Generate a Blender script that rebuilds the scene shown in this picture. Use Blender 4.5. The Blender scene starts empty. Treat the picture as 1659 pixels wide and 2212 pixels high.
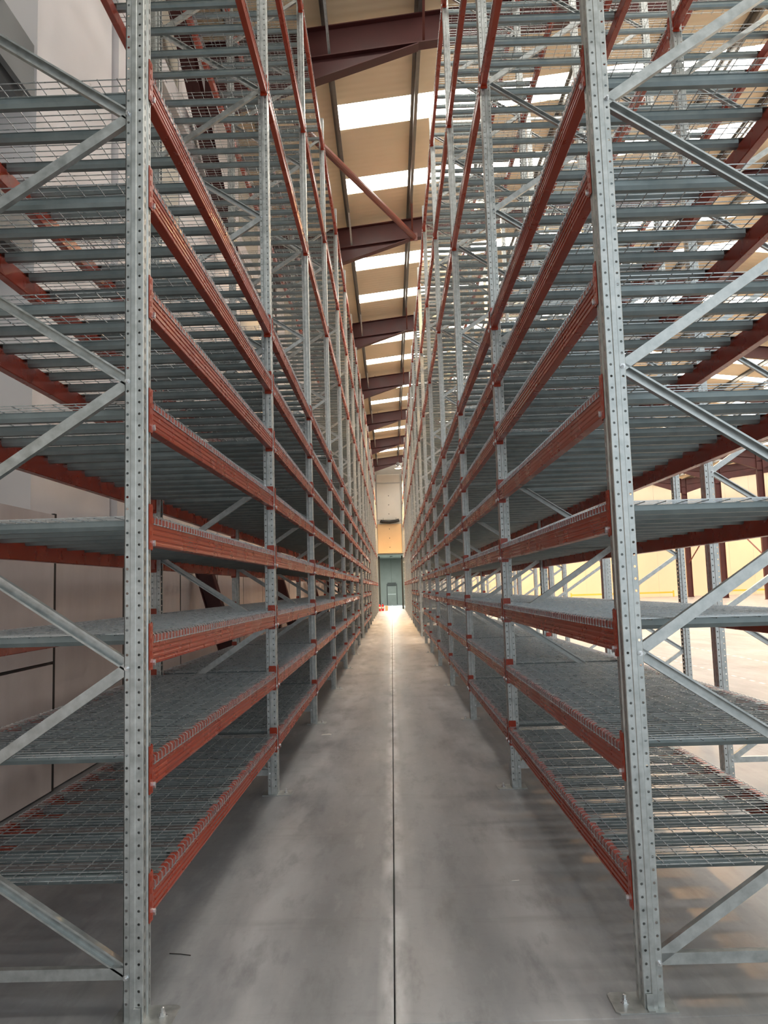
import bpy, math, random
from mathutils import Vector, Matrix
random.seed(7)
S = bpy.context.scene
C = S.collection

# ------------------------------------------------------------------ camera
H = 1.6622
PITCH, ROLL, YAW, FPX = 0.0978, -0.0297, -0.0073, 1678.1
fw = Vector((math.sin(YAW)*math.cos(PITCH), math.cos(YAW)*math.cos(PITCH), math.sin(PITCH)))
rt = Vector((math.cos(YAW), -math.sin(YAW), 0.0))
up = rt.cross(fw)
r2 = rt*math.cos(ROLL) + up*math.sin(ROLL)
u2 = up*math.cos(ROLL) - rt*math.sin(ROLL)
cd = bpy.data.cameras.new('camera')
cam = bpy.data.objects.new('camera', cd)
C.objects.link(cam)
m = Matrix((r2, u2, -fw)).transposed().to_4x4()
m.translation = Vector((0, 0, H))
cam.matrix_world = m
cd.sensor_fit = 'VERTICAL'
cd.sensor_height = 24.0
cd.lens = 24.0*FPX/2212.0
cd.clip_start = 0.05
cd.clip_end = 400
S.camera = cam

# ------------------------------------------------------------------ world, exposure, view
W = bpy.data.worlds.new('sky')
S.world = W
W.use_nodes = True
bg = W.node_tree.nodes['Background']
bg.inputs[0].default_value = (0.87, 0.95, 1.0, 1)
bg.inputs[1].default_value = 1.28
S.view_settings.view_transform = 'Standard'
S.view_settings.look = 'None'
S.view_settings.exposure = 0.16
S.view_settings.gamma = 1.0
S.view_settings.use_curve_mapping = False
SKYLIGHT = 11.5          # daylight through the roof lights
LAMP_W = 2300.0         # one high bay lamp
S.cycles.max_bounces = 6
S.cycles.diffuse_bounces = 4
S.cycles.glossy_bounces = 3
S.cycles.sample_clamp_indirect = 6.0
S.cycles.use_denoising = True

# ------------------------------------------------------------------ materials
def nodes(name):
    mt = bpy.data.materials.new(name)
    mt.use_nodes = True
    nt = mt.node_tree
    return mt, nt, nt.nodes['Principled BSDF']

def noise(nt, scale, detail=4, vec=None, rough=0.55):
    n = nt.nodes.new('ShaderNodeTexNoise')
    n.inputs['Scale'].default_value = scale
    n.inputs['Detail'].default_value = detail
    n.inputs['Roughness'].default_value = rough
    if vec is not None:
        nt.links.new(vec, n.inputs['Vector'])
    return n.outputs['Fac']

def ramp(nt, fac, stops):
    r = nt.nodes.new('ShaderNodeValToRGB')
    el = r.color_ramp.elements
    while len(el) < len(stops):
        el.new(0.5)
    for e, (p, c) in zip(el, stops):
        e.position = p
        e.color = (c[0], c[1], c[2], 1) if hasattr(c, '__len__') else (c, c, c, 1)
    nt.links.new(fac, r.inputs[0])
    return r.outputs[0]

def mix(nt, fac, a, b):
    n = nt.nodes.new('ShaderNodeMix')
    n.data_type = 'RGBA'
    if isinstance(fac, (int, float)):
        n.inputs[0].default_value = fac
    else:
        nt.links.new(fac, n.inputs[0])
    for k, v in ((6, a), (7, b)):
        if hasattr(v, 'is_output'):
            nt.links.new(v, n.inputs[k])
        else:
            n.inputs[k].default_value = (*v, 1)
    return n.outputs[2]

def math_(nt, op, a, b=None, clamp=False):
    n = nt.nodes.new('ShaderNodeMath')
    n.operation = op
    n.use_clamp = clamp
    for k, v in ((0, a), (1, b)):
        if v is None:
            continue
        if hasattr(v, 'is_output'):
            nt.links.new(v, n.inputs[k])
        else:
            n.inputs[k].default_value = v
    return n.outputs[0]

def position(nt, scale=(1, 1, 1)):
    g = nt.nodes.new('ShaderNodeNewGeometry')
    mp = nt.nodes.new('ShaderNodeMapping')
    mp.inputs['Scale'].default_value = scale
    nt.links.new(g.outputs['Position'], mp.inputs['Vector'])
    return mp.outputs[0]

def bump(nt, p, h, strength, dist=0.002):
    b = nt.nodes.new('ShaderNodeBump')
    b.inputs['Strength'].default_value = strength
    b.inputs['Distance'].default_value = dist
    nt.links.new(h, b.inputs['Height'])
    nt.links.new(b.outputs[0], p.inputs['Normal'])

def simple(name, c1, c2, rough, metal=0.0, scale=6.0, spec=0.5, rr=0.1):
    mt, nt, p = nodes(name)
    f = noise(nt, scale, 5, position(nt))
    nt.links.new(ramp(nt, f, [(0.3, c1), (0.72, c2)]), p.inputs['Base Color'])
    nt.links.new(ramp(nt, f, [(0.25, max(rough-rr, 0.04)), (0.75, min(rough+rr, 1))]), p.inputs['Roughness'])
    p.inputs['Metallic'].default_value = metal
    p.inputs['Specular IOR Level'].default_value = spec
    return mt

M = {}
M['galv'] = simple('galvanised_steel', (0.38, 0.405, 0.40), (0.58, 0.605, 0.60), 0.40, 0.8, 22.0)
M['galv_bar'] = simple('galvanised_channel', (0.215, 0.262, 0.27), (0.315, 0.365, 0.37), 0.46, 0.7, 9.0)
M['wire'] = simple('zinc_wire', (0.43, 0.465, 0.48), (0.56, 0.59, 0.60), 0.30, 0.75, 30.0)
M['orange'] = simple('orange_red_paint', (0.30, 0.031, 0.010), (0.36, 0.042, 0.015), 0.28, 0.0, 3.0, 0.6, 0.08)
M['silver'] = simple('bright_zinc', (0.62, 0.63, 0.64), (0.74, 0.75, 0.76), 0.3, 0.9, 30.0)
M['maroon'] = simple('maroon_primer', (0.055, 0.014, 0.013), (0.080, 0.020, 0.019), 0.5, 0.0, 2.0, 0.4)
M['tube'] = simple('red_oxide_tube', (0.12, 0.032, 0.022), (0.16, 0.044, 0.03), 0.45, 0.0, 3.0)
M['purlin'] = simple('dull_purlin', (0.17, 0.165, 0.15), (0.23, 0.22, 0.2), 0.5, 0.5, 8.0)
M['grey_box'] = simple('grey_sheet', (0.19, 0.20, 0.205), (0.25, 0.26, 0.265), 0.45, 0.2, 2.0)
M['board'] = simple('tan_board', (0.62, 0.43, 0.24), (0.70, 0.50, 0.29), 0.6, 0.0, 0.8)
M['white_board'] = simple('white_panel', (0.66, 0.64, 0.58), (0.74, 0.72, 0.66), 0.55, 0.0, 0.8)
M['grey_board'] = simple('pale_grey_panel', (0.50, 0.51, 0.49), (0.58, 0.59, 0.57), 0.55, 0.0, 0.8)
M['passage'] = simple('dark_green_grey', (0.20, 0.225, 0.205), (0.25, 0.275, 0.255), 0.6, 0.0, 1.0)
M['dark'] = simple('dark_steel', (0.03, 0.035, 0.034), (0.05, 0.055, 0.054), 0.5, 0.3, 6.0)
M['rubber'] = simple('black_rubber', (0.012, 0.012, 0.012), (0.022, 0.02, 0.02), 0.5, 0.0, 6.0)
M['red'] = simple('signal_red', (0.55, 0.02, 0.03), (0.6, 0.03, 0.04), 0.35, 0.0, 6.0)
M['beige'] = simple('beige_card', (0.62, 0.5, 0.33), (0.68, 0.55, 0.37), 0.7, 0.0, 6.0)
M['yellow'] = simple('amber_paint', (0.72, 0.42, 0.05), (0.78, 0.47, 0.07), 0.45, 0.0, 6.0)
M['whitepaint'] = simple('white_marking', (0.72, 0.7, 0.66), (0.8, 0.78, 0.74), 0.5, 0.0, 6.0)
M['hallwall'] = simple('cream_cladding', (0.66, 0.545, 0.40), (0.71, 0.59, 0.44), 0.6, 0.0, 0.3)
M['ribbed'] = simple('cream_ribbed_cladding', (0.52, 0.49, 0.42), (0.60, 0.56, 0.48), 0.55, 0.0, 0.8)

# precast wall panels: pinkish grey concrete with vertical streaks
mt, nt, p = nodes('precast_panel')
a = noise(nt, 1.0, 5, position(nt, (0.8, 1.6, 0.22)))
b = noise(nt, 9.0, 5, position(nt))
c = ramp(nt, a, [(0.32, (0.62, 0.545, 0.52)), (0.55, (0.71, 0.635, 0.61)), (0.75, (0.76, 0.69, 0.665))])
nt.links.new(mix(nt, math_(nt, 'MULTIPLY', b, 0.35), c, (0.50, 0.44, 0.42)), p.inputs['Base Color'])
p.inputs['Roughness'].default_value = 0.72
M['precast'] = mt
M['whitewall'] = simple('pale_wall_panel', (0.77, 0.735, 0.735), (0.84, 0.805, 0.805), 0.6, 0.0, 0.6)

# roof lining: cream sheet, faint ribs along the slope
mt, nt, p = nodes('roof_lining')
a = noise(nt, 0.6, 4, position(nt))
nt.links.new(ramp(nt, a, [(0.3, (0.76, 0.62, 0.42)), (0.7, (0.82, 0.67, 0.465))]), p.inputs['Base Color'])
w = nt.nodes.new('ShaderNodeTexWave')
w.bands_direction = 'Y'
w.inputs['Scale'].default_value = 1.6
nt.links.new(position(nt), w.inputs['Vector'])
bump(nt, p, w.outputs['Fac'], 0.25, 0.02)
p.inputs['Roughness'].default_value = 0.6
M['lining'] = mt

# power floated concrete floor
mt, nt, p = nodes('floated_concrete')
g = nt.nodes.new('ShaderNodeNewGeometry')
sx = nt.nodes.new('ShaderNodeSeparateXYZ')
nt.links.new(g.outputs['Position'], sx.inputs[0])
cloud = noise(nt, 0.9, 6, position(nt, (1, 0.6, 1)))
streak = noise(nt, 3.2, 5, position(nt, (1, 0.10, 1)))
fine = noise(nt, 26, 4, position(nt))
base = ramp(nt, cloud, [(0.28, (0.160, 0.168, 0.180)), (0.5, (0.225, 0.234, 0.249)), (0.74, (0.305, 0.316, 0.334))])
base = mix(nt, math_(nt, 'MULTIPLY', ramp(nt, streak, [(0.46, 0.0), (0.66, 1.0)]), 0.5), base, (0.37, 0.373, 0.378))
base = mix(nt, math_(nt, 'MULTIPLY', ramp(nt, fine, [(0.5, 0.0), (0.9, 1.0)]), 0.3), base, (0.13, 0.132, 0.135))
# drilling and cutting dust: along the sawn joint and in two tracks beside the racks
def dust(centre, width, amount, scale):
    d = math_(nt, 'ABSOLUTE', math_(nt, 'SUBTRACT', sx.outputs[0], centre))
    d = math_(nt, 'SUBTRACT', 1.0, math_(nt, 'DIVIDE', d, width), True)
    n_ = ramp(nt, noise(nt, scale, 6, position(nt, (1, 0.32, 1))), [(0.36, 0.0), (0.60, 1.0)])
    return math_(nt, 'MULTIPLY', math_(nt, 'MULTIPLY', d, n_), amount)
for cc, ww, am, sc in ((-0.04, 0.075, 1.6, 6.0), (-0.72, 0.34, 0.75, 2.6), (0.66, 0.30, 0.75, 2.4), (0.1, 0.7, 0.3, 1.4)):
    base = mix(nt, dust(cc, ww, am, sc), base, (0.55, 0.56, 0.575))
# trowel and wheel marks along the aisle
mid = noise(nt, 5.5, 6, position(nt, (1, 0.28, 1)), 0.65)
base = mix(nt, math_(nt, 'MULTIPLY', ramp(nt, mid, [(0.30, 1.0), (0.48, 0.0)]), 0.55), base, (0.110, 0.116, 0.126))
base = mix(nt, math_(nt, 'MULTIPLY', ramp(nt, mid, [(0.56, 0.0), (0.72, 1.0)]), 0.5), base, (0.42, 0.43, 0.445))
cross = noise(nt, 2.4, 5, position(nt, (0.25, 1.6, 1)), 0.6)
base = mix(nt, math_(nt, 'MULTIPLY', ramp(nt, cross, [(0.58, 0.0), (0.74, 1.0)]), 0.3), base, (0.12, 0.12, 0.122))
nt.links.new(base, p.inputs['Base Color'])
nt.links.new(ramp(nt, cloud, [(0.3, 0.30), (0.7, 0.46)]), p.inputs['Roughness'])
p.inputs['Specular IOR Level'].default_value = 0.5
M['floor'] = mt

def emitter(name, col, strength):
    mt, nt, p = nodes(name)
    p.inputs['Base Color'].default_value = (0.8, 0.8, 0.8, 1)
    p.inputs['Emission Color'].default_value = (*col, 1)
    p.inputs['Emission Strength'].default_value = strength
    p.inputs['Roughness'].default_value = 0.4
    return mt
M['skylight'] = emitter('translucent_rooflight', (1.0, 0.955, 0.87), SKYLIGHT)
M['lamp_glow'] = emitter('lamp_lens', (1.0, 0.72, 0.38), 30.0)

# ------------------------------------------------------------------ mesh builder
class MB:
    def __init__(self):
        self.v, self.f = [], []
    def quad(self, *pts):
        n = len(self.v)
        self.v += [tuple(q) for q in pts]
        self.f.append(tuple(range(n, n+len(pts))))
    def hexa(self, p):
        n = len(self.v)
        self.v += [tuple(q) for q in p]
        for f in ((0, 3, 2, 1), (4, 5, 6, 7), (0, 1, 5, 4), (1, 2, 6, 5), (2, 3, 7, 6), (3, 0, 4, 7)):
            self.f.append(tuple(n+i for i in f))
    def box(self, a, b):
        x0, x1 = sorted((a[0], b[0])); y0, y1 = sorted((a[1], b[1])); z0, z1 = sorted((a[2], b[2]))
        self.hexa([(x0, y0, z0), (x1, y0, z0), (x1, y1, z0), (x0, y1, z0), (x0, y0, z1), (x1, y0, z1), (x1, y1, z1), (x0, y1, z1)])
    def extrude(self, prof, fn, closed=True, caps=True):
        """prof: list of 2d points; fn(p, k) -> 3d point, k = 0 / 1"""
        n = len(self.v); k = len(prof)
        self.v += [tuple(fn(q, 0)) for q in prof] + [tuple(fn(q, 1)) for q in prof]
        for i in range(k if closed else k-1):
            j = (i+1) % k
            self.f.append((n+i, n+j, n+k+j, n+k+i))
        if caps and closed:
            self.f.append(tuple(n+i for i in reversed(range(k))))
            self.f.append(tuple(n+k+i for i in range(k)))
    def tube(self, pts, r, sides=8, caps=True):
        pts = [Vector(q) for q in pts]
        rings = []
        for i, q in enumerate(pts):
            d = (pts[min(i+1, len(pts)-1)] - pts[max(i-1, 0)]).normalized()
            a = d.cross(Vector((0, 0, 1)))
            if a.length < 1e-3:
                a = d.cross(Vector((1, 0, 0)))
            a.normalize(); b_ = d.cross(a)
            n = len(self.v)
            for s in range(sides):
                t = 2*math.pi*(s+0.5)/sides
                self.v.append(tuple(q + a*(r*math.cos(t)) + b_*(r*math.sin(t))))
            rings.append(n)
        for r0, r1 in zip(rings, rings[1:]):
            for s in range(sides):
                t = (s+1) % sides
                self.f.append((r0+s, r0+t, r1+t, r1+s))
        if caps:
            self.f.append(tuple(rings[0]+s for s in reversed(range(sides))))
            self.f.append(tuple(rings[-1]+s for s in range(sides)))
    def lathe(self, prof, c=(0, 0, 0), sides=16):
        rings = []
        for r, z in prof:
            n = len(self.v)
            for s in range(sides):
                t = 2*math.pi*s/sides
                self.v.append((c[0]+r*math.cos(t), c[1]+r*math.sin(t), c[2]+z))
            rings.append(n)
        for r0, r1 in zip(rings, rings[1:]):
            for s in range(sides):
                t = (s+1) % sides
                self.f.append((r0+s, r0+t, r1+t, r1+s))
        self.f.append(tuple(rings[0]+s for s in reversed(range(sides))))
        self.f.append(tuple(rings[-1]+s for s in range(sides)))
    def mesh(self, name, mat, smooth=False):
        me = bpy.data.meshes.new(name)
        me.from_pydata(self.v, [], self.f)
        me.materials.append(M[mat])
        if smooth:
            for q in me.polygons:
                q.use_smooth = True
        me.update()
        return me

def link(name, me, parent=None, loc=None, kind=None):
    o = bpy.data.objects.new(name, me)
    C.objects.link(o)
    if parent is not None:
        o.parent = parent
    if loc is not None:
        o.location = loc
    if kind:
        o['kind'] = kind
    return o

def build(name, mb, mat, parent=None, loc=None, kind=None, smooth=False):
    return link(name, mb.mesh(name, mat, smooth), parent, loc, kind)

def tag(o, label, cat, group=None):
    o['label'] = label
    o['category'] = cat
    if group:
        o['group'] = group
    return o

def thing(name, label, cat, loc, group=None):
    return tag(link(name, None, None, loc), label, cat, group)

ORD = ['nearest', 'second', 'third', 'fourth', 'fifth', 'sixth', 'seventh', 'eighth', 'ninth', 'tenth', 'eleventh', 'twelfth',
       'thirteenth', 'fourteenth', 'fifteenth', 'sixteenth']

# ------------------------------------------------------------------ building constants
RAFTERS = [12.75 + 7.6*n for n in range(-2, 9)]          # portal frames across the aisle
XW = -3.0                                                # left wall face
XR_ = 12.3                                               # ridge
XV = 28.0                                                # valley column row
XE = 62.0
YB, YF = -9.0, 78.0
YP = 61.0                                                # partition at the aisle's end
def zr(x):                                               # top of rafters
    if x <= XR_:
        return 11.56 + 0.115*x
    if x <= XV:
        return 11.56 + 0.115*XR_ - 0.115*(x-XR_)
    zv = 11.56 + 0.115*XR_ - 0.115*(XV-XR_)
    if x <= 44:
        return zv + 0.115*(x-XV)
    return zv + 0.115*(44-XV) - 0.115*(x-44)

# ------------------------------------------------------------------ floor: slabs with a sawn joint down the aisle
floor = MB()
floor.box((-5, YB, -0.30), (XE, YF+0.2, -0.16))
floor_o = build('floor', floor, 'floor', kind='structure')
xs = [-5, -0.04, 4.2, 10.2, 16.2, 22.2, 28.2, 34.2, 40.2, 46.2, 54, XE]
ys = [YB, -2.9, 3.15, 15.4, 27.6, 39.8, 52.0, 64.2, YF+0.2]
for i in range(len(xs)-1):
    for j in range(len(ys)-1):
        s = MB()
        gy = 0.0015 if not (i < 2 and j in (2, 3)) else 0.002
        x0, x1, y0, y1 = xs[i]+0.003, xs[i+1]-0.003, ys[j]+gy, ys[j+1]-gy
        b_ = 0.004
        s.hexa([(x0, y0, -0.16), (x1, y0, -0.16), (x1, y1, -0.16), (x0, y1, -0.16),
                (x0, y0, -b_), (x1, y0, -b_), (x1, y1, -b_), (x0, y1, -b_)])
        s.f.pop(1) if False else None
        n = len(s.v)
        s.v += [(x0+b_, y0+b_, 0), (x1-b_, y0+b_, 0), (x1-b_, y1-b_, 0), (x0+b_, y1-b_, 0)]
        s.f[1] = (n, n+1, n+2, n+3)
        for a_ in range(4):
            c_ = (a_+1) % 4
            s.f.append((4+a_, 4+c_, n+c_, n+a_))
        build('slab', s, 'floor', floor_o)
# painted dashed lines on the hall floor
for X0, w_ in ((5.75, 0.05), (7.25, 0.05)):
    d = MB()
    y = 9.0
    while y < 46:
        d.box((X0, y, 0.0), (X0+w_, y+0.16, 0.0016))
        y += 0.34
    o = build('trim_1' if X0 < 6 else 'trim_2', d, 'whitepaint', kind='structure')

# ------------------------------------------------------------------ roof
bands = []                                               # rooflight strips: two per bay
for r in RAFTERS:
    bands += [(r+2.47, r+3.36), (r+5.40, r+6.15)]
bands = [b_ for b_ in bands if b_[1] < YF-0.5 and b_[0] > YB+0.5]
XS = -0.86                                               # the strips stop at this purlin on the wall side
ceil = MB()
spans = [(XS, XR_), (XR_, XV), (XV, 44.0), (44.0, XE)]
y = YB
cuts = []
for a_, b_ in bands:
    cuts.append((y, a_)); y = b_
cuts.append((y, YF+0.2))
for x0, x1 in [(-5.0, XS)] + spans:
    z0, z1 = zr(x0+1e-6)+0.2, zr(x1-1e-6)+0.2
    for a_, b_ in (cuts if x1 > 0 else [(YB, YF+0.2)]):
        ceil.hexa([(x0, a_, z0), (x1, a_, z1), (x1, b_, z1), (x0, b_, z0), (x0, a_, z0+.06), (x1, a_, z1+.06), (x1, b_, z1+.06), (x0, b_, z0+.06)])
ceil_o = build('ceiling', ceil, 'lining', kind='structure')
for a_, b_ in bands:
    for x0, x1 in spans:
        z0, z1 = zr(x0+1e-6)+0.2, zr(x1-1e-6)+0.2
        s = MB()
        s.hexa([(x0, a_, z0+.02), (x1, a_, z1+.02), (x1, b_, z1+.02), (x0, b_, z0+.02), (x0, a_, z0+.05), (x1, a_, z1+.05), (x1, b_, z1+.05), (x0, b_, z0+.05)])
        build('skylight', s, 'skylight', ceil_o)
# purlins (zed sections)
pxs = []
x = -0.88 - 1.65*2
while x < XE-0.5:
    if min(abs(x-XR_), abs(x-XV)) > 0.25:
        pxs.append(x)
    x += 1.65
for x in pxs:
    z = zr(x)
    s = MB()
    prof = [(-.065, .196), (.004, .196), (.004, .004), (.065, .004), (.065, .02), (.069, .02), (.069, 0), (0, 0), (0, .192), (-.061, .192), (-.061, .176), (-.065, .176)]
    s.extrude(prof, lambda q, k: (x+q[0], (YB, YF)[k], z+q[1]))
    build('purlin', s, 'purlin', ceil_o)
# portal rafters with haunches, and their columns
def sloped(mb, xa, xb, zat, zab, ya, yb):
    """a plate between x=xa..xb whose bottom / top follow zat (bottom fn) and zab (top fn)"""
    mb.hexa([(xa, ya, zat(xa)), (xb, ya, zat(xb)), (xb, yb, zat(xb)), (xa, yb, zat(xa)),
             (xa, ya, zab(xa)), (xb, ya, zab(xb)), (xb, yb, zab(xb)), (xa, yb, zab(xa))])
DEP = 0.54
for y in RAFTERS:
    if y < YB or y > YF:
        continue
    mb = MB()
    for k_, (x0, x1) in enumerate(((XW, XR_), (XR_, XV-0.2), (XV+0.2, 44.0), (44.0, XE-0.4))):
        e = 1e-5
        top = lambda q, a=x0, b=x1: zr(min(max(q, a+e), b-e)) - 0.002
        sloped(mb, x0, x1, lambda q: top(q)-DEP, top, y-.007, y+.007)
        sloped(mb, x0, x1, lambda q: top(q)-.018, top, y-.105, y+.105)
        sloped(mb, x0, x1, lambda q: top(q)-DEP-.018, lambda q: top(q)-DEP, y-.105, y+.105)
        hl = 3.75
        low, hi = (x0, x0+hl) if k_ in (0, 2) else (x1, x1-hl)
        hd = lambda q: top(q)-DEP-.02-0.80*abs(q-hi)/hl
        a, b = min(low, hi), max(low, hi)
        sloped(mb, a, b, hd, lambda q: top(q)-DEP-.018, y-.007, y+.007)
        sloped(mb, a, b, lambda q: hd(q)-.02, hd, y-.105, y+.105)
    build('rafter', mb, 'maroon', ceil_o)
    # fly braces from purlins to the rafter's lower flange
    for x in pxs:
        if -3.0 < x < 12.0:
            fb = MB()
            zb = zr(x)-DEP+0.04
            p0, p1 = Vector((x+.03, y-1.0, zr(x)+.06)), Vector((x+.05, y-.03, zb))
            d = (p1-p0).normalized(); sd = Vector((1, 0, 0)); nn = d.cross(sd)
            for (aa, bb) in ((.045, .005), (.005, .045)):
                fb.hexa([p0, p0+sd*aa, p0+sd*aa+nn*bb, p0+nn*bb, p1, p1+sd*aa, p1+sd*aa+nn*bb, p1+nn*bb])
            build('fly_brace', fb, 'galv' if x < 0 else 'tube', ceil_o)
    def column(xc, hw, ztop):
        cb = MB()
        cb.box((xc-hw, y-.006, 0), (xc+hw, y+.006, ztop))
        for s in (-1, 1):
            cb.box((xc+s*hw, y-.125, 0), (xc+s*(hw-.02), y+.125, ztop))
        cb.box((xc-hw-.04, y-.16, 0), (xc+hw+.04, y+.16, .025))
        for zz in (ztop-0.75, ztop-1.45):
            cb.box((xc-hw, y-.12, zz), (xc+hw, y+.12, zz+.015))
        build('column', cb, 'maroon', ceil_o)
    if y > 15 or y < 0:
        column(XW-0.09, 0.19, zr(XW+.4)-.01)
    if y > 20:
        column(XV, 0.24, zr(XV)-.01)
# round wind brace in the roof plane
s = MB()
s.tube([(0.88, 20.25, 11.12), (-2.35, 12.85, 10.85)], 0.078, 12)
for e_ in ((0.88, 20.25, 11.12), (-2.35, 12.85, 10.85)):
    s.box((e_[0]-.10, e_[1]-.012, e_[2]-.11), (e_[0]+.10, e_[1]+.012, e_[2]+.11))
build('wind_brace', s, 'tube', ceil_o, smooth=False)

# ------------------------------------------------------------------ left wall
wl = MB()
wl.box((XW-0.75, YB, 0), (XW-0.60, YF, zr(-5)+0.25))
wall_l = build('wall_left', wl, 'ribbed', kind='structure')
def panel(y0, y1, z0, z1, mat, proud=0.0, depth=0.22):
    s = MB(); g = 0.024; b_ = 0.006
    xa = XW+proud
    h = 0.007
    s.hexa([(xa-depth, y0+g, z0+h), (xa-depth, y1-g, z0+h), (xa-depth, y1-g, z1-h), (xa-depth, y0+g, z1-h),
            (xa, y0+g+b_, z0+h+b_), (xa, y1-g-b_, z0+h+b_), (xa, y1-g-b_, z1-h-b_), (xa, y0+g+b_, z1-h-b_)])
    build('wall_panel', s, mat, wall_l)
    if mat == 'precast':                                 # black joint sealant beside and above the panel
        s = MB()
        s.box((xa-.10, y1-g, z0), (xa-.004, y1+g, z1))
        if z1 < 2:
            s.box((xa-.10, y0, z1-h), (xa-.004, y1-g, z1+h))
        build('joint_seal', s, 'rubber', wall_l)
panel(-4.0, 1.2, 0.0, 1.10, 'precast', .02); panel(-4.0, 1.2, 1.10, 2.41, 'precast', .02)
panel(1.2, 6.88, 0.0, 1.10, 'precast', .02); panel(1.2, 6.88, 1.10, 2.41, 'precast', .02)
panel(6.88, 8.70, 0.0, 2.36, 'precast'); panel(6.42, 8.31, 2.30, 5.3, 'whitewall', -.01, .40); panel(6.42, 8.31, 5.3, 11.0, 'whitewall', -.01, .40)
panel(8.31, 8.70, 2.36, 11.0, 'whitewall', 0.05)
y = 8.70
k = 0
while y < YP:
    y2 = min(y+2.35, YP)
    panel(y, y2, 0.0, 2.36, 'precast')
    panel(y, y2, 2.36, 6.9, 'whitewall', 0.0 if k % 2 else 0.015)
    panel(y, y2, 6.9, 11.3, 'whitewall' if k % 3 else 'ribbed', 0.0)
    y = y2; k += 1
# ribs of the recessed cladding
s = MB()
y = YB
while y < 6.2:
    s.hexa([(XW-.60, y, 2.5), (XW-.60, y+.16, 2.5), (XW-.60, y+.16, 11.4), (XW-.60, y, 11.4), (XW-.56, y+.04, 2.5), (XW-.56, y+.12, 2.5), (XW-.56, y+.12, 11.4), (XW-.56, y+.04, 11.4)])
    y += 0.33
o = build('cladding_ribs', s, 'ribbed', wall_l, kind='stuff')
s = MB(); s.box((XW, 9.0, 8.62), (XW+.10, YP-.1, 8.98)); build('sheeting_rail', s, 'whitewall', wall_l)
s = MB(); s.box((XW, 9.0, 6.86), (XW+.07, YP-.1, 6.98)); build('sheeting_rail', s, 'grey_box', wall_l)
# two grey boxed canopies over the recess
for zc, dpt, lab in ((6.55, .62, 'upper grey boxed metal canopy across the recess in the left wall'), (5.10, .62, 'lower grey boxed metal canopy across the recess in the left wall')):
    t = thing('metal_canopy', lab, 'canopy', (XW-.30, 2.12, zc-.55))
    s = MB()
    s.extrude([(-.29, 0), (.18, 0), (.30, .16), (.30, .5), (-.29, .62)], lambda q, k: (q[0], (-3.5, 4.25)[k], q[1]))
    build('casing', s, 'grey_box', t)
    s = MB(); s.box((.26, -3.5, -.012), (.31, 4.25, .16)); build('front_edge', s, 'grey_box', t)
# raking props at the portal columns
for n_, y in enumerate(RAFTERS[2:8]):
    t = tag(link('raking_prop', None, None, (-2.53, y-1.1, 0)), ('nearest' if n_ == 0 else ORD[n_]) + ' dark raking steel prop leaning against the left concrete wall, behind the rack', 'prop', 'raking props')
    s = MB()
    p0, p1 = Vector((.30, 0, .03)), Vector((-.29, 0, 2.05))
    d = (p1-p0).normalized(); nx = Vector((0, 1, 0)); ny = d.cross(nx)
    def bar(a_, b_, w1, w2):
        s.hexa([p0+nx*a_+ny*w1, p0+nx*b_+ny*w1, p0+nx*b_+ny*w2, p0+nx*a_+ny*w2, p1+nx*a_+ny*w1, p1+nx*b_+ny*w1, p1+nx*b_+ny*w2, p1+nx*a_+ny*w2])
    bar(-.10, .10, -.12, -.105); bar(-.10, .10, .105, .12); bar(-.006, .006, -.105, .105)
    build('strut', s, 'maroon', t)
    s = MB(); s.box((.10, -.16, 0), (.46, .16, .02)); build('foot_plate', s, 'maroon', t)
# one long brace high on the wall
t = thing('wall_brace', 'dark maroon steel brace sloping down high on the left wall', 'brace', (-2.72, 9.7, 7.55))
s = MB()
for z_, dz in ((0, .012), (.30, .012)):
    s.hexa([(-.1, 0, 2.15+z_), (.1, 0, 2.15+z_), (.1, 3.95, 0+z_), (-.1, 3.95, 0+z_), (-.1, 0, 2.15+z_+dz), (.1, 0, 2.15+z_+dz), (.1, 3.95, z_+dz), (-.1, 3.95, z_+dz)])
s.hexa([(-.006, 0, 2.15), (.006, 0, 2.15), (.006, 3.95, 0), (-.006, 3.95, 0), (-.006, 0, 2.46), (.006, 0, 2.46), (.006, 3.95, .31), (-.006, 3.95, .31)])
build('beam', s, 'maroon', t)

# ------------------------------------------------------------------ end of the aisle: partition with an opening, dark passage behind
wf = MB()
OX0, OX1, OZ = -1.03, 0.96, 4.35
wf.box((-5, YP+.02, 0), (OX0-.12, YP+.14, 12.1)); wf.box((OX1+.10, YP+.02, 0), (4.3, YP+.14, 12.1)); wf.box((OX0-.12, YP+.02, OZ), (OX1+.10, YP+.14, 12.1))
wall_e = build('wall_end', wf, 'grey_board', kind='structure')
for z0, z1, mat, ax in ((OZ, 6.72, 'board', 0), (6.98, 9.92, 'white_board', 0), (9.96, 10.66, 'white_board', 0)):
    s = MB()
    g = .03
    s.hexa([(OX0+.02, YP+.02, z0+g), (OX1-.06, YP+.02, z0+g), (OX1-.06, YP+.02, z1-g), (OX0+.02, YP+.02, z1-g),
            (OX0+.05, YP-.03, z0+g+.02), (OX1-.09, YP-.03, z0+g+.02), (OX1-.09, YP-.03, z1-g-.02), (OX0+.05, YP-.03, z1-g-.02)][0:8])
    build('board_panel', s, mat, wall_e)
    zz = z0+.5
    while zz < z1-.3 and z1-z0 > 1:
        s = MB(); s.lathe([(.001, 0), (.035, 0), (.035, .02), (.001, .03)], (0, 0, 0), 8)
        o = build('fixing', s, 'dark', wall_e, (-.06, YP-.03, zz)); o.rotation_euler = (math.pi/2, 0, 0)
        zz += .72
s = MB(); s.box((OX0-.12, YP-.04, OZ-.06), (OX1+.1, YP+.16, OZ)); build('lintel', s, 'dark', wall_e)
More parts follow.
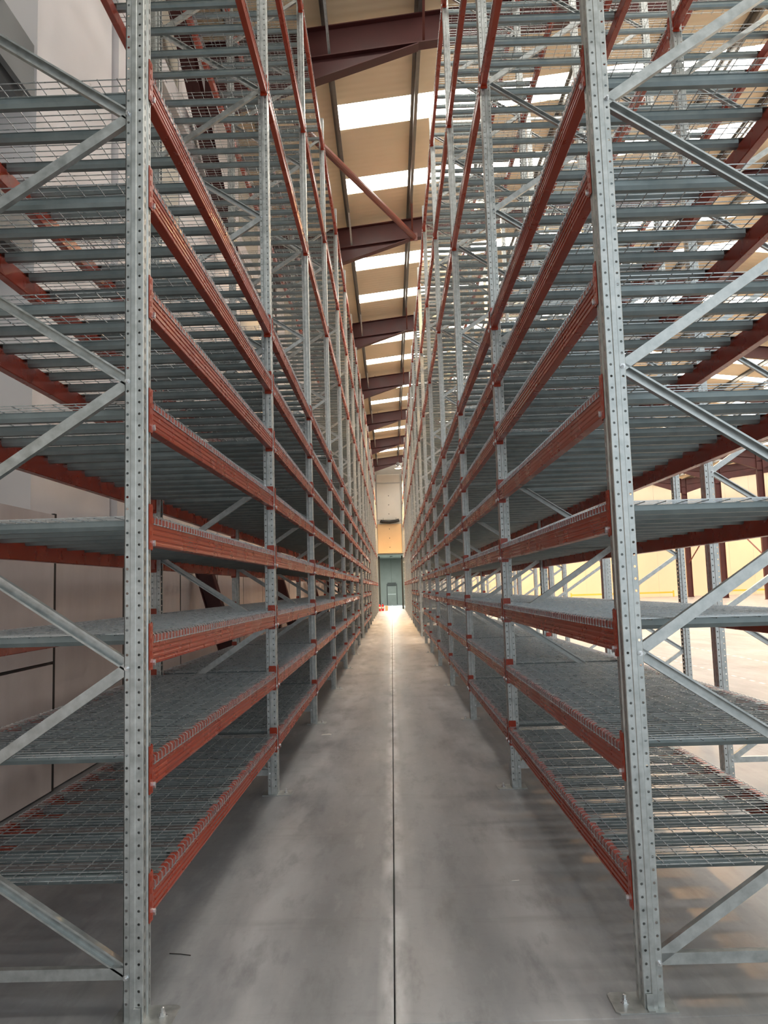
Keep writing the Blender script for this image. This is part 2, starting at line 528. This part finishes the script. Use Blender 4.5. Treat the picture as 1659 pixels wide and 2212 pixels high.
# perforated guide rails each side of the boards
for xg, zb in ((OX0-.10, 4.5), (OX1-.02, .05)):
    s = MB()
    s.box((xg, YP-.09, zb), (xg+.015, YP-.01, 10.6)); s.box((xg+.09, YP-.09, zb), (xg+.105, YP-.01, 10.6))
    z = zb+.2
    while z < 10.5:
        s.box((xg, YP-.075, z), (xg+.105, YP-.03, z+.08)); z += .42
    build('guide_rail', s, 'galv', wall_e)
t = thing('rolled_sheet', 'black rolled sheet hung sideways across the pale end wall', 'roll', (-.02, YP-.22, 6.86))
s = MB()
s.tube([(-.74, 0, .06), (-.6, 0, .0), (0, 0, -.04), (.5, 0, .02), (.74, 0, .10)], .125, 10)
build('roll', s, 'rubber', t, smooth=True)
for x in (-.5, .5):
    s = MB(); s.tube([(x, 0, .02), (x, .06, .25), (x, .12, .3)], .012, 6); build('strap', s, 'dark', t)
# passage behind the opening
s = MB()
s.box((-1.9, YP+.14, 0), (-1.75, YF-.02, OZ+.3)); s.box((1.75, YP+.14, 0), (1.9, YF-.02, OZ+.3)); s.box((-1.75, YF-.12, 0), (1.75, YF-.02, OZ+.3)); s.box((-1.75, YP+.14, OZ+.2), (1.75, YF-.12, OZ+.3))
wall_p = build('wall_passage', s, 'passage', kind='structure')
s = MB(); s.box((-.035, YF-.135, 2.2), (-.02, YF-.12, OZ+.2)); build('seam', s, 'dark', wall_p)
s = MB(); s.box((-.45, YF-.16, 0.0), (.45, YF-.12, 2.02)); door = build('door_1', s, 'passage', kind='structure')
s = MB()
for a_ in ((-.52, 0, -.45, 2.09), (.45, 0, .52, 2.09), (-.45, 2.02, .45, 2.09)):
    s.box((a_[0], YF-.20, a_[1]), (a_[2], YF-.12, a_[3]))
build('door_frame', s, 'dark', door)
s = MB(); s.box((-.42, YF-.21, 1.0), (.38, YF-.16, 1.09)); build('push_bar', s, 'galv', door)
s = MB(); s.box((-.44, YF-.30, 1.9), (.42, YF-.12, 2.2)); build('header', s, 'dark', door)
for i_, x in enumerate((-1.02, .80)):
    t = thing('ladder_frame', ('left' if i_ == 0 else 'right') + ' dark ladder-like rack frame standing inside the doorway at the aisle end', 'rack frame', (x, YP+.6, 0), 'frames in the dark doorway')
    for yy in (0, 1.0):
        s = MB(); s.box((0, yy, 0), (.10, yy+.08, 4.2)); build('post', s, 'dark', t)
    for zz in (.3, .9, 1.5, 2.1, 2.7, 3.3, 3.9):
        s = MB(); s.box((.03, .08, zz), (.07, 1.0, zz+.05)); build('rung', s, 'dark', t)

t = thing('passage_fill_lamp', 'added fill lamp on the ceiling inside the dark doorway passage', 'lamp', (0, YP+10, OZ+.17))  # unseen ceiling lamp added to lighten the passage walls
s = MB(); s.box((-.12, -.6, -.06), (.12, .6, 0)); build('housing', s, 'grey_box', t)
pl = bpy.data.lights.new('passage_fill_light', 'AREA'); pl.shape = 'RECTANGLE'; pl.size = .2; pl.size_y = 1.1; pl.energy = 900; pl.color = (.95, 1, .93)
lo = bpy.data.objects.new('passage_fill_light', pl); C.objects.link(lo); lo.parent = t; lo.location = (0, 0, -.08)

# ------------------------------------------------------------------ hall walls
s = MB(); s.box((1.9, YF, 0), (XE, YF+.2, 14)); wall_f = build('wall_far', s, 'hallwall', kind='structure')
s = MB(); s.box((XE, YB, 0), (XE+.2, YF+.2, 13)); build('wall_right', s, 'hallwall', kind='structure')
s = MB()
x = 5.0
while x < XE:
    s.box((x, YF-.02, 0.1), (x+.012, YF, 12.5)); x += 2.4
build('panel_joints', s, 'ribbed', wall_f, kind='stuff')
for i_, (x, w_) in enumerate(((10.0, 4.5), (17.5, 4.5), (23.5, 4.0), (32.5, 5.0))):
    t = thing('guard_rail', ('nearest', 'second', 'third', 'fourth')[i_] + ' low amber guard rail from the aisle along the cream far wall', 'guard rail', (x, YF-1.2, 0), 'low amber guard rails')
    for k_ in (0, 1):
        s = MB(); s.box((k_*w_, -.05, 0), (k_*w_+.12, .05, .62)); build('post', s, 'yellow', t)
    s = MB(); s.box((.12, -.04, .36), (w_, .04, .52)); build('rail', s, 'yellow', t)
# cross braces between the valley columns
for n_, (ya, yb) in enumerate(zip(RAFTERS[7:10], RAFTERS[8:11])):
    s = MB()
    s.tube([(XV, ya+.15, 3.2 if n_ % 2 else 7.2), (XV, yb-.15, 7.2 if n_ % 2 else 3.2)], .06, 8)
    build('valley_brace', s, 'tube', ceil_o)

# ------------------------------------------------------------------ pallet racking
L = 3.3572
Y1 = 3.2037
PW = 0.10            # post width along the aisle
PD = 0.082           # post depth
D = 1.05             # frame depth
PH = 10.15
CT = [0.545+0.502*k for k in range(8)] + [6.28, 8.0, 9.74]     # tops of the beam connectors

def sheet(mb, a, b, inward, z0, z1, holes=None):
    """thin sheet over the plan segment a-b; holes = (offset, half width, half height, pitch, z start)"""
    a, b = Vector((a[0], a[1], 0)), Vector((b[0], b[1], 0))
    d = (b-a); ln_ = d.length; d.normalize()
    t = Vector((inward[0], inward[1], 0))*0.0025
    def P(u, z, k):
        q = a + d*u + t*k
        return (q.x, q.y, z)
    if holes is None:
        for k in (0, 1):
            mb.quad(P(0, z0, k), P(ln_, z0, k), P(ln_, z1, k), P(0, z1, k))
    else:
        cu, hw, hh, pitch, zs = holes
        n = int((z1-zs)/pitch)
        octo = [(math.cos(q), math.sin(q)) for q in [math.pi/8+i*math.pi/4 for i in range(8)]]
        for i in range(n):
            zc = zs+pitch*(i+.5)
            lo, hi = zs+pitch*i, zs+pitch*(i+1)
            rings = []
            for k in (0, 1):
                base_ = len(mb.v)
                for cx, cz in octo:
                    mb.v.append(P(cu+hw*cx, zc+hh*cz, k))
                for (uu, zz) in ((ln_, hi), (0, hi), (0, lo), (ln_, lo)):
                    mb.v.append(P(uu, zz, k))
                o_ = base_
                # corners 8: top right, 9: top left, 10: bottom left, 11: bottom right
                for f in ((0, 8, 1), (1, 8, 9, 2), (2, 9, 3), (3, 9, 10, 4), (4, 10, 5), (5, 10, 11, 6), (6, 11, 7), (7, 11, 8, 0)):
                    mb.f.append(tuple(o_+q for q in f))
                rings.append(o_)
            for q in range(8):
                w_ = (q+1) % 8
                mb.f.append((rings[0]+q, rings[0]+w_, rings[1]+w_, rings[1]+q))
        for k in (0, 1):
            mb.quad(P(0, zs+n*pitch, k), P(ln_, zs+n*pitch, k), P(ln_, z1, k), P(0, z1, k))
            if zs > z0:
                mb.quad(P(0, z0, k), P(ln_, z0, k), P(ln_, zs, k), P(0, zs, k))
    for u in (0, ln_):
        mb.quad(P(u, z0, 0), P(u, z0, 1), P(u, z1, 1), P(u, z1, 0))

def post_mesh(s, name):
    """upright; u = depth from its outer face, s = +1 when depth runs to +X"""
    mb = MB()
    q = lambda u, y: (s*u, y)
    n = lambda u, y: (s*u, y)
    z0, z1, zs = 0.0, PH, 0.0465
    # outer (aisle) face: two rows of slots with a recessed rib between
    sheet(mb, q(0, .003), q(0, .036), n(1, 0), z0, z1, (.017, .0055, .014, .05, zs-.025))
    sheet(mb, q(0, .036), q(.006, .040), n(1, 0), z0, z1)
    sheet(mb, q(.006, .040), q(.006, .060), n(1, 0), z0, z1)
    sheet(mb, q(.006, .060), q(0, .064), n(1, 0), z0, z1)
    sheet(mb, q(0, .064), q(0, .097), n(1, 0), z0, z1, (.016, .0055, .014, .05, zs-.025))
    for f in (0, 1):
        y = (lambda v: v) if f == 0 else (lambda v: PW-v)
        d = 1 if f == 0 else -1
        sheet(mb, q(0, y(.003)), q(.003, y(0)), n(1, d), z0, z1)
        sheet(mb, q(.003, y(0)), q(.030, y(0)), n(0, d), z0, z1, (.014, .0056, .0056, .05, zs))
        sheet(mb, q(.030, y(0)), q(.033, y(-.003)), n(0, d), z0, z1)
        sheet(mb, q(.033, y(-.003)), q(.052, y(-.003)), n(0, d), z0, z1)
        sheet(mb, q(.052, y(-.003)), q(.057, y(.007)), n(0, d), z0, z1)
        sheet(mb, q(.057, y(.007)), q(.080, y(.007)), n(0, d), z0, z1, (.012, .0056, .0056, .05, zs))
        sheet(mb, q(.080, y(.007)), q(.082, y(.009)), n(-1, 0), z0, z1)
        sheet(mb, q(.082, y(.009)), q(.082, y(.026)), n(-1, 0), z0, z1)
    return mb.mesh(name, 'galv')

def base_mesh(s):
    mb = MB()
    # plate reaching out into the aisle (u < 0), with cut corners
    prof = [(-.115, -.015), (-.10, -.03), (.125, -.03), (.125, .13), (-.10, .13), (-.115, .115)]
    mb.extrude(prof, lambda q, k: (s*q[0], q[1], (.0005, .006)[k]))
    # clamp tab on the near flange
    mb.box((s*.008, -.012, .006), (s*.034, -.004, .062))
    mb.box((s*.008, -.030, .006), (s*.034, -.004, .012))
    return mb.mesh('base_plate', 'galv')

def anchor_mesh(s):
    mb = MB()
    for c_, r_ in (((-.062, .05), .011), ):
        mb.lathe([(.019, .006), (.019, .009), (r_*1.15, .009), (r_*1.15, .020), (.007, .020), (.007, .036), (.001, .038)], (s*c_[0], c_[1], 0), 6)
    return mb.mesh('anchor_bolt', 'silver')

def brace_mesh(s, za, zb, flat):
    """C section between the front post (za) and rear post (zb); flat: web towards -Y"""
    mb = MB()
    p0 = Vector((s*.072, 0, za)); p1 = Vector((s*(D-.072), 0, zb))
    d = (p1-p0).normalized(); up_ = Vector((0, -1, 0)).cross(d)
    if up_.z < 0:
        up_ = -up_
    h, dep, t = .0225, .030, .0025
    prof = [(-h, 0), (h, 0), (h, dep), (h-.008, dep), (h-.008, dep-t), (h-t, dep-t), (h-t, t), (-h+t, t), (-h+t, dep-t), (-h+.008, dep-t), (-h+.008, dep), (-h, dep)]
    if flat:
        f = lambda q, k: (p0, p1)[k] + up_*q[0] + Vector((0, .036+q[1], 0))
    else:
        f = lambda q, k: (p0, p1)[k] + up_*q[0] + Vector((0, .066-q[1], 0))
    mb.extrude(prof, f)
    return mb

def bolt_mesh(s):
    mb = MB()
    for u in (.069,):
        o_ = len(mb.v)
        mb.lathe([(.012, 0), (.012, .003), (.0085, .003), (.0085, .011), (.005, .011), (.005, .020)], (0, 0, 0), 6)
        mb.v[o_:] = [(s*u+q[0], .007-q[2], q[1]) for q in mb.v[o_:]]
    return mb.mesh('bolt', 'silver')

BL = L-PW            # beam length
def beam_profile(s):
    # (u, z) with u = depth from outer face, z from beam top
    P_ = [(0, 0), (0, -.046), (.004, -.050), (.004, -.056), (0, -.060), (0, -.070), (.004, -.074), (.004, -.080), (0, -.084), (0, -.094), (.004, -.098),
          (.004, -.104), (0, -.108), (.001, -.118), (.004, -.121), (.046, -.121), (.050, -.117), (.050, -.030), (.030, -.030), (.030, 0)]
    return P_

def beam_mesh(s, merged):
    mb = MB()
    mb.extrude(beam_profile(s), lambda q, k: (s*(q[0]-.001), (.006, BL-.007)[k], q[1]))
    if merged:
        for e in (0, 1):
            add_connector(mb, s, e)
    return mb.mesh('beam', 'orange')

def add_connector(mb, s, e):
    y0, y1 = (.004, .008) if e == 0 else (BL-.009, BL-.005)
    # plate across the post's flange, 200 mm tall, top corner rounded
    zt, zb = .057, -.143
    pr = [(-.006, zt-.012), (-.002, zt), (.052, zt), (.056, zt-.006), (.056, zb+.006), (.052, zb), (-.002, zb), (-.006, zb+.012)]
    mb.extrude(pr, lambda q, k: (s*q[0], (y0, y1)[k], q[1]))
    # leg hooked over the post's outer face
    if e == 1:
        return
    ya, yb = (-.038, .006)
    mb.box((s*-.0065, ya, zt-.004), (s*-.0025, yb, zb+.004))
    for zz in (.03, -.02, -.07, -.12):
        mb.box((s*-.0085, (ya+yb)/2-.006, zz-.010), (s*-.0065, (ya+yb)/2+.006, zz+.010))

def connector_mesh(s, e):
    mb = MB(); add_connector(mb, s, e)
    return mb.mesh('connector', 'orange')

def pin_mesh(s, e):
    mb = MB()
    y = .010 if e == 0 else BL-.010
    mb.extrude([(math.cos(t)*.007, math.sin(t)*.014) for t in [i*math.pi/4 for i in range(8)]], lambda q, k: (s*(-.016, -.004)[k], y+q[0], -.112+q[1]))
    return mb.mesh('safety_pin', 'silver')

NP = 3               # wire panels per level
PL = (BL-.03)/NP
WR = .0026
ZW = .0095           # top wires above the beam top
def wire(mb, pts, r):
    mb.tube(pts, r, 4, False)

def panel_mesh(s, with_bars):
    """wire panel: wires run across the depth every 50 mm and turn down over both beams"""
    mb = MB()
    n = int(PL/.05)
    off = (PL-n*.05)/2
    for i in range(n+1):
        y = off+.05*i
        if i == 0: y += .004
        if i == n: y -= .004
        wire(mb, [(s*-.0065, y, -.030), (s*-.0065, y, ZW-.008), (s*.002, y, ZW), (s*(D-.002), y, ZW), (s*(D+.0065), y, ZW-.008), (s*(D+.0065), y, -.030)], WR)
    us = [-.0065+.0052] if False else []
    for u, z in [(-.0035, -.028), (D+.0035, -.028)] + [(.07+.0913*j, ZW-.0052) for j in range(11)]:
        wire(mb, [(s*u, .003, z), (s*u, PL-.003, z)], WR)
    if with_bars:
        for y in BARS:
            add_bar(mb, s, y)
    return mb.mesh('wire_panel', 'wire')

BARS = [PL*(k+.5)/4 for k in range(4)]
def add_bar(mb, s, y):
    zt = ZW-.0085
    w, h = .024, .040
    # rounded U section, open side up, with lips
    pr = [(-w-.006, zt), (-w, zt), (-w+.002, zt-h*.6), (-w*.55, zt-h), (w*.55, zt-h), (w-.002, zt-h*.6), (w, zt), (w+.006, zt), (w+.006, zt-.0025), (w+.0022, zt-.0025),
          (w+.0005, zt-h*.62), (w*.62, zt-h-.0025), (-w*.62, zt-h-.0025), (-w-.0005, zt-h*.62), (-w-.0022, zt-.0025), (-w-.006, zt-.0025)]
    mb.extrude(pr, lambda q, k: (s*(.054, D-.054)[k], y+q[0], q[1]))
    # flattened seats resting on the beams
    for a_, b_ in ((.008, .060), (D-.060, D-.008)):
        mb.box((s*a_, y-.030, zt-.0006), (s*b_, y+.030, zt+.0022))

def bar_mesh(s):
    mb = MB(); add_bar(mb, s, 0.0)
    return mb.mesh('support_bar', 'galv_bar')
def seat_screws(mb, s, y):
    pass

MS = {}
for s in (-1, 1):
    MS[s] = dict(post=post_mesh(s, 'post'), base=base_mesh(s), anchor=anchor_mesh(s), bolt=bolt_mesh(s), beam=beam_mesh(s, False), beam_m=beam_mesh(s, True),
                 con=[connector_mesh(s, 0), connector_mesh(s, 1)], pin=[pin_mesh(s, 0), pin_mesh(s, 1)],
                 panel=panel_mesh(s, False), bar=bar_mesh(s))
    mb = MB()
    for y in BARS:
        add_bar(mb, s, y)
    MS[s]['bars'] = mb.mesh('support_bars', 'galv_bar')
    # braces: zigzag, front nodes at .17 + 1.2 j, rear nodes 0.6 above
    br = []
    z = .171
    mbh = brace_mesh(s, .171, .171, True); br.append(mbh)
    k = 0
    while z+.6 < PH-.1:
        fl = (k % 2 == 0) if s > 0 else (k % 2 == 1)
        br.append(brace_mesh(s, z, z+.6, fl) if k % 2 == 0 else brace_mesh(s, z+.6, z, fl))
        z += .6; k += 1
    br.append(brace_mesh(s, PH-.12, PH-.12, True))
    MS[s]['braces'] = [q.mesh('brace', 'galv') for q in br]
    al = MB()
    for q in br:
        n = len(al.v); al.v += q.v; al.f += [tuple(n+i for i in f) for f in q.f]
    MS[s]['bracing'] = al.mesh('bracing', 'galv')

def add_frame(root, s, dy, detail):
    for rear in (0, 1):
        q = MS[-s] if rear else MS[s]
        x = s*D if rear else 0
        pst = link('post', q['post'], root, (x, dy, 0))
        if detail:
            bp = link('base_plate', q['base'], pst)
            link('anchor_bolt', q['anchor'], pst)
    if detail:
        for me in MS[s]['braces']:
            link('brace', me, root, (0, dy, 0))
        z = .171; j = 0
        while z < PH-.2:
            link('bolt', MS[s]['bolt'], root, (0, dy, z))
            z += 1.197
    else:
        link('bracing', MS[s]['bracing'], root, (0, dy, 0), kind='stuff')

def add_level(root, s, ctop, near, detail):
    zt = ctop-.057
    for rear in (0, 1):
        q = MS[-s] if rear else MS[s]
        x = s*D if rear else 0
        b = link('beam', q['beam'] if detail else q['beam_m'], root, (x, PW, zt))
        if detail:
            for e in (0, 1):
                link('connector', q['con'][e], b)
                if rear == 0:
                    link('safety_pin', q['pin'][e], b)
    for k in range(NP):
        pn = link('wire_panel', MS[s]['panel'], root, (0, PW+.015+PL*k, zt))
        if near:
            for y in BARS:
                link('support_bar', MS[s]['bar'], pn, (0, y, 0))
        else:
            link('support_bars', MS[s]['bars'], pn, kind='stuff')

NB = 16
for s, xa, side in ((-1, -0.987, 'left-hand'), (1, 0.932, 'right-hand')):
    for k in range(NB):
        if k == 6:
            lab = f'seventh bay of the {side} aisle rack, lower shelves missing like a walk-through gap'
        elif k == 0:
            lab = f'nearest bay of the {side} rack, tall galvanised post in foreground, orange beams, wire shelves'
        elif k < 10:
            lab = f'{ORD[k]} bay from the near end of the {side} aisle rack, closely spaced orange beams'
        else:
            lab = f'{ORD[k]} bay from the near end of the {side} aisle rack, few widely spaced beams'
        root = thing('rack_bay', lab, 'rack', (xa, Y1+L*k, 0), f'bays of the {side} aisle rack')
        if k == 0 and s < 0:                             # the first frame stands a few centimetres out of line
            root.location = (-1.021, Y1-.008, 0)
            root.rotation_euler = (0, 0, -.0098)
        det = k < 6
        add_frame(root, s, 0, det)
        if k == NB-1:
            add_frame(root, s, L, False)
        lv = list(range(11))
        if k == 6:
            lv = lv[4:]
        if k >= 10:
            lv = [3, 7, 8, 9, 10]
        for i in lv:
            add_level(root, s, CT[i], k < 3, det)
# second rack behind the right one: only its upper levels are fitted
for k in range(0, NB):
    lab = f'{ORD[k]} bay from the near end of the rack behind the right-hand one, empty below'
    root = thing('rack_bay', lab, 'rack', (2.68, Y1+L*k, 0), 'bays of the rack behind the right one')
    det = k < 4
    add_frame(root, 1, 0, det)
    if k == NB-1:
        add_frame(root, 1, L, False)
    for z in (6.76, 8.45):
        add_level(root, 1, z, False, det)

# ------------------------------------------------------------------ high bay lamps
lamp_parts = {}
mb = MB(); mb.lathe([(.06, .42), (.11, .40), (.12, .22), (.10, .20)], sides=16); lamp_parts['housing'] = mb.mesh('housing', 'grey_box', True)
mb = MB(); mb.lathe([(.10, .20), (.17, .13), (.235, 0), (.245, 0), (.18, .14), (.105, .215)], sides=20); lamp_parts['reflector'] = mb.mesh('reflector', 'silver', True)
mb = MB(); mb.lathe([(.001, -.02), (.12, -.015), (.225, .012), (.225, .018), (.001, .018)], sides=20); lamp_parts['lens'] = mb.mesh('lens', 'lamp_glow', True)
ld = bpy.data.lights.new('high_bay_light', 'SPOT')
ld.energy = LAMP_W
ld.spot_size = math.radians(150)
ld.spot_blend = 0.5
ld.color = (1.0, 0.62, 0.28)
ld.shadow_soft_size = 0.22
ld3 = ld.copy(); ld3.energy = LAMP_W*2.0
ld4 = ld.copy(); ld4.energy = LAMP_W*0.5; ld4.spot_size = math.radians(84); ld4.spot_blend = 0.7
ld5 = ld.copy(); ld5.energy = LAMP_W*1.25; ld5.color = (1.0, 0.55, 0.22)
spots = [(2.28, 17.8, 10.7), (2.33, 33.95, 10.6), (0.66, 52.0, 9.69)]
added_aisle_lamps = [(-.5, r+.36, 10.95) for r in RAFTERS[3:7]]  # unseen lamps added behind the rafters to warm the aisle
for x in (8.0, 19.0, 38.0):
    for y in (24.0, 38.0, 52.0, 63.0, 72.0):
        spots.append((x, y, 11.0))
names = ['high bay lamp with warm glow hanging over the near racks at right', 'high bay lamp hanging over the gap behind the right-hand rack', 'high bay lamp hanging in the aisle before the pale end wall']
spots += added_aisle_lamps
for i, (x, y, z) in enumerate(spots):
    if i < 3:
        lab = names[i]
    elif i >= 18:
        lab = f"added warming lamp hidden close behind the {ORD[i-17]} dark roof rafter over the aisle"
    else:
        a_, b_ = divmod(i-3, 5)
        lab = f"{ORD[b_]} high bay lamp along the {('row beside the racks', 'middle row', 'farthest row')[a_]} in the right hall"
    t = thing('high_bay_lamp', lab, 'lamp', (x, y, z), None if i < 3 else ('lamps in the right hall' if i < 18 else 'added warming lamps over the aisle'))
    for nm in ('housing', 'reflector', 'lens'):
        link(nm, lamp_parts[nm], t)
    s = MB(); s.tube([(0, 0, .42), (0, 0, zr(x)+.18-z)], .008, 6); build('cord', s, 'dark', t)
    lo = bpy.data.objects.new('lamp_light', ld3 if i == 2 else (ld4 if i >= 18 else (ld if i < 3 else ld5))); C.objects.link(lo); lo.parent = t; lo.location = (0, 0, -.28)

# ------------------------------------------------------------------ small things
for i, (x, y, lab) in enumerate(((-.93, 57.6, 'left one of two red fire extinguishers at the far end of the aisle'), (-.72, 57.9, 'right one of two red fire extinguishers at the far end of the aisle'))):
    t = thing('fire_extinguisher', lab, 'fire extinguisher', (x, y, 0), 'fire extinguishers at the aisle end')
    s = MB(); s.lathe([(.085, 0), (.09, .03), (.09, .40), (.06, .47), (.03, .50)], sides=16); build('cylinder', s, 'red', t, smooth=True)
    s = MB(); s.lathe([(.0905, .16), (.0905, .30)], sides=16); build('label_band', s, 'whitepaint', t, smooth=True)
    s = MB(); s.box((-.02, -.02, .50), (.02, .02, .54)); s.box((-.015, -.09, .54), (.015, .04, .56)); build('valve_handle', s, 'dark', t)
    s = MB(); s.tube([(0, -.03, .52), (.06, -.09, .46), (.09, -.08, .30), (.095, -.05, .15)], .012, 6); build('hose', s, 'rubber', t)
t = thing('cardboard_box', 'small beige cardboard box beside the red extinguishers', 'box', (-.45, 58.0, 0))
s = MB(); s.box((-.11, -.1, 0), (.11, .1, .36)); build('carton', s, 'beige', t)
s = MB(); s.box((-.11, -.1, .36), (-.005, .1, .372)); s.box((.005, -.1, .36), (.11, .1, .372)); build('flap', s, 'beige', t)

s = MB()
s.extrude([(-.06, -.012), (.05, -.03), (.065, .0), (.03, .028), (-.05, .02)], lambda q, k: (q[0], q[1]*1.0, (.001, .004+.006*(q[0] > 0))[k]))
o = build('paper_scrap', s, 'whitepaint', None, (-.81, 9.15, 0)); tag(o, 'white paper scrap on the aisle floor near the left rack', 'scrap')
s = MB(); s.tube([(-.055, .012, .003), (.0, .002, .004), (.05, -.012, .003)], .0022, 5)
o = build('wire_offcut', s, 'rubber', None, (-1.03, 3.77, 0)); tag(o, 'dark wire offcut on the floor beside the left front post', 'wire')
s = MB(); s.tube([(-.022, .0, .003), (.022, .006, .003)], .0026, 5)
o = build('plastic_offcut', s, 'whitepaint', None, (.645, 4.56, 0)); tag(o, 'tiny white plastic offcut on the aisle floor at right', 'scrap')
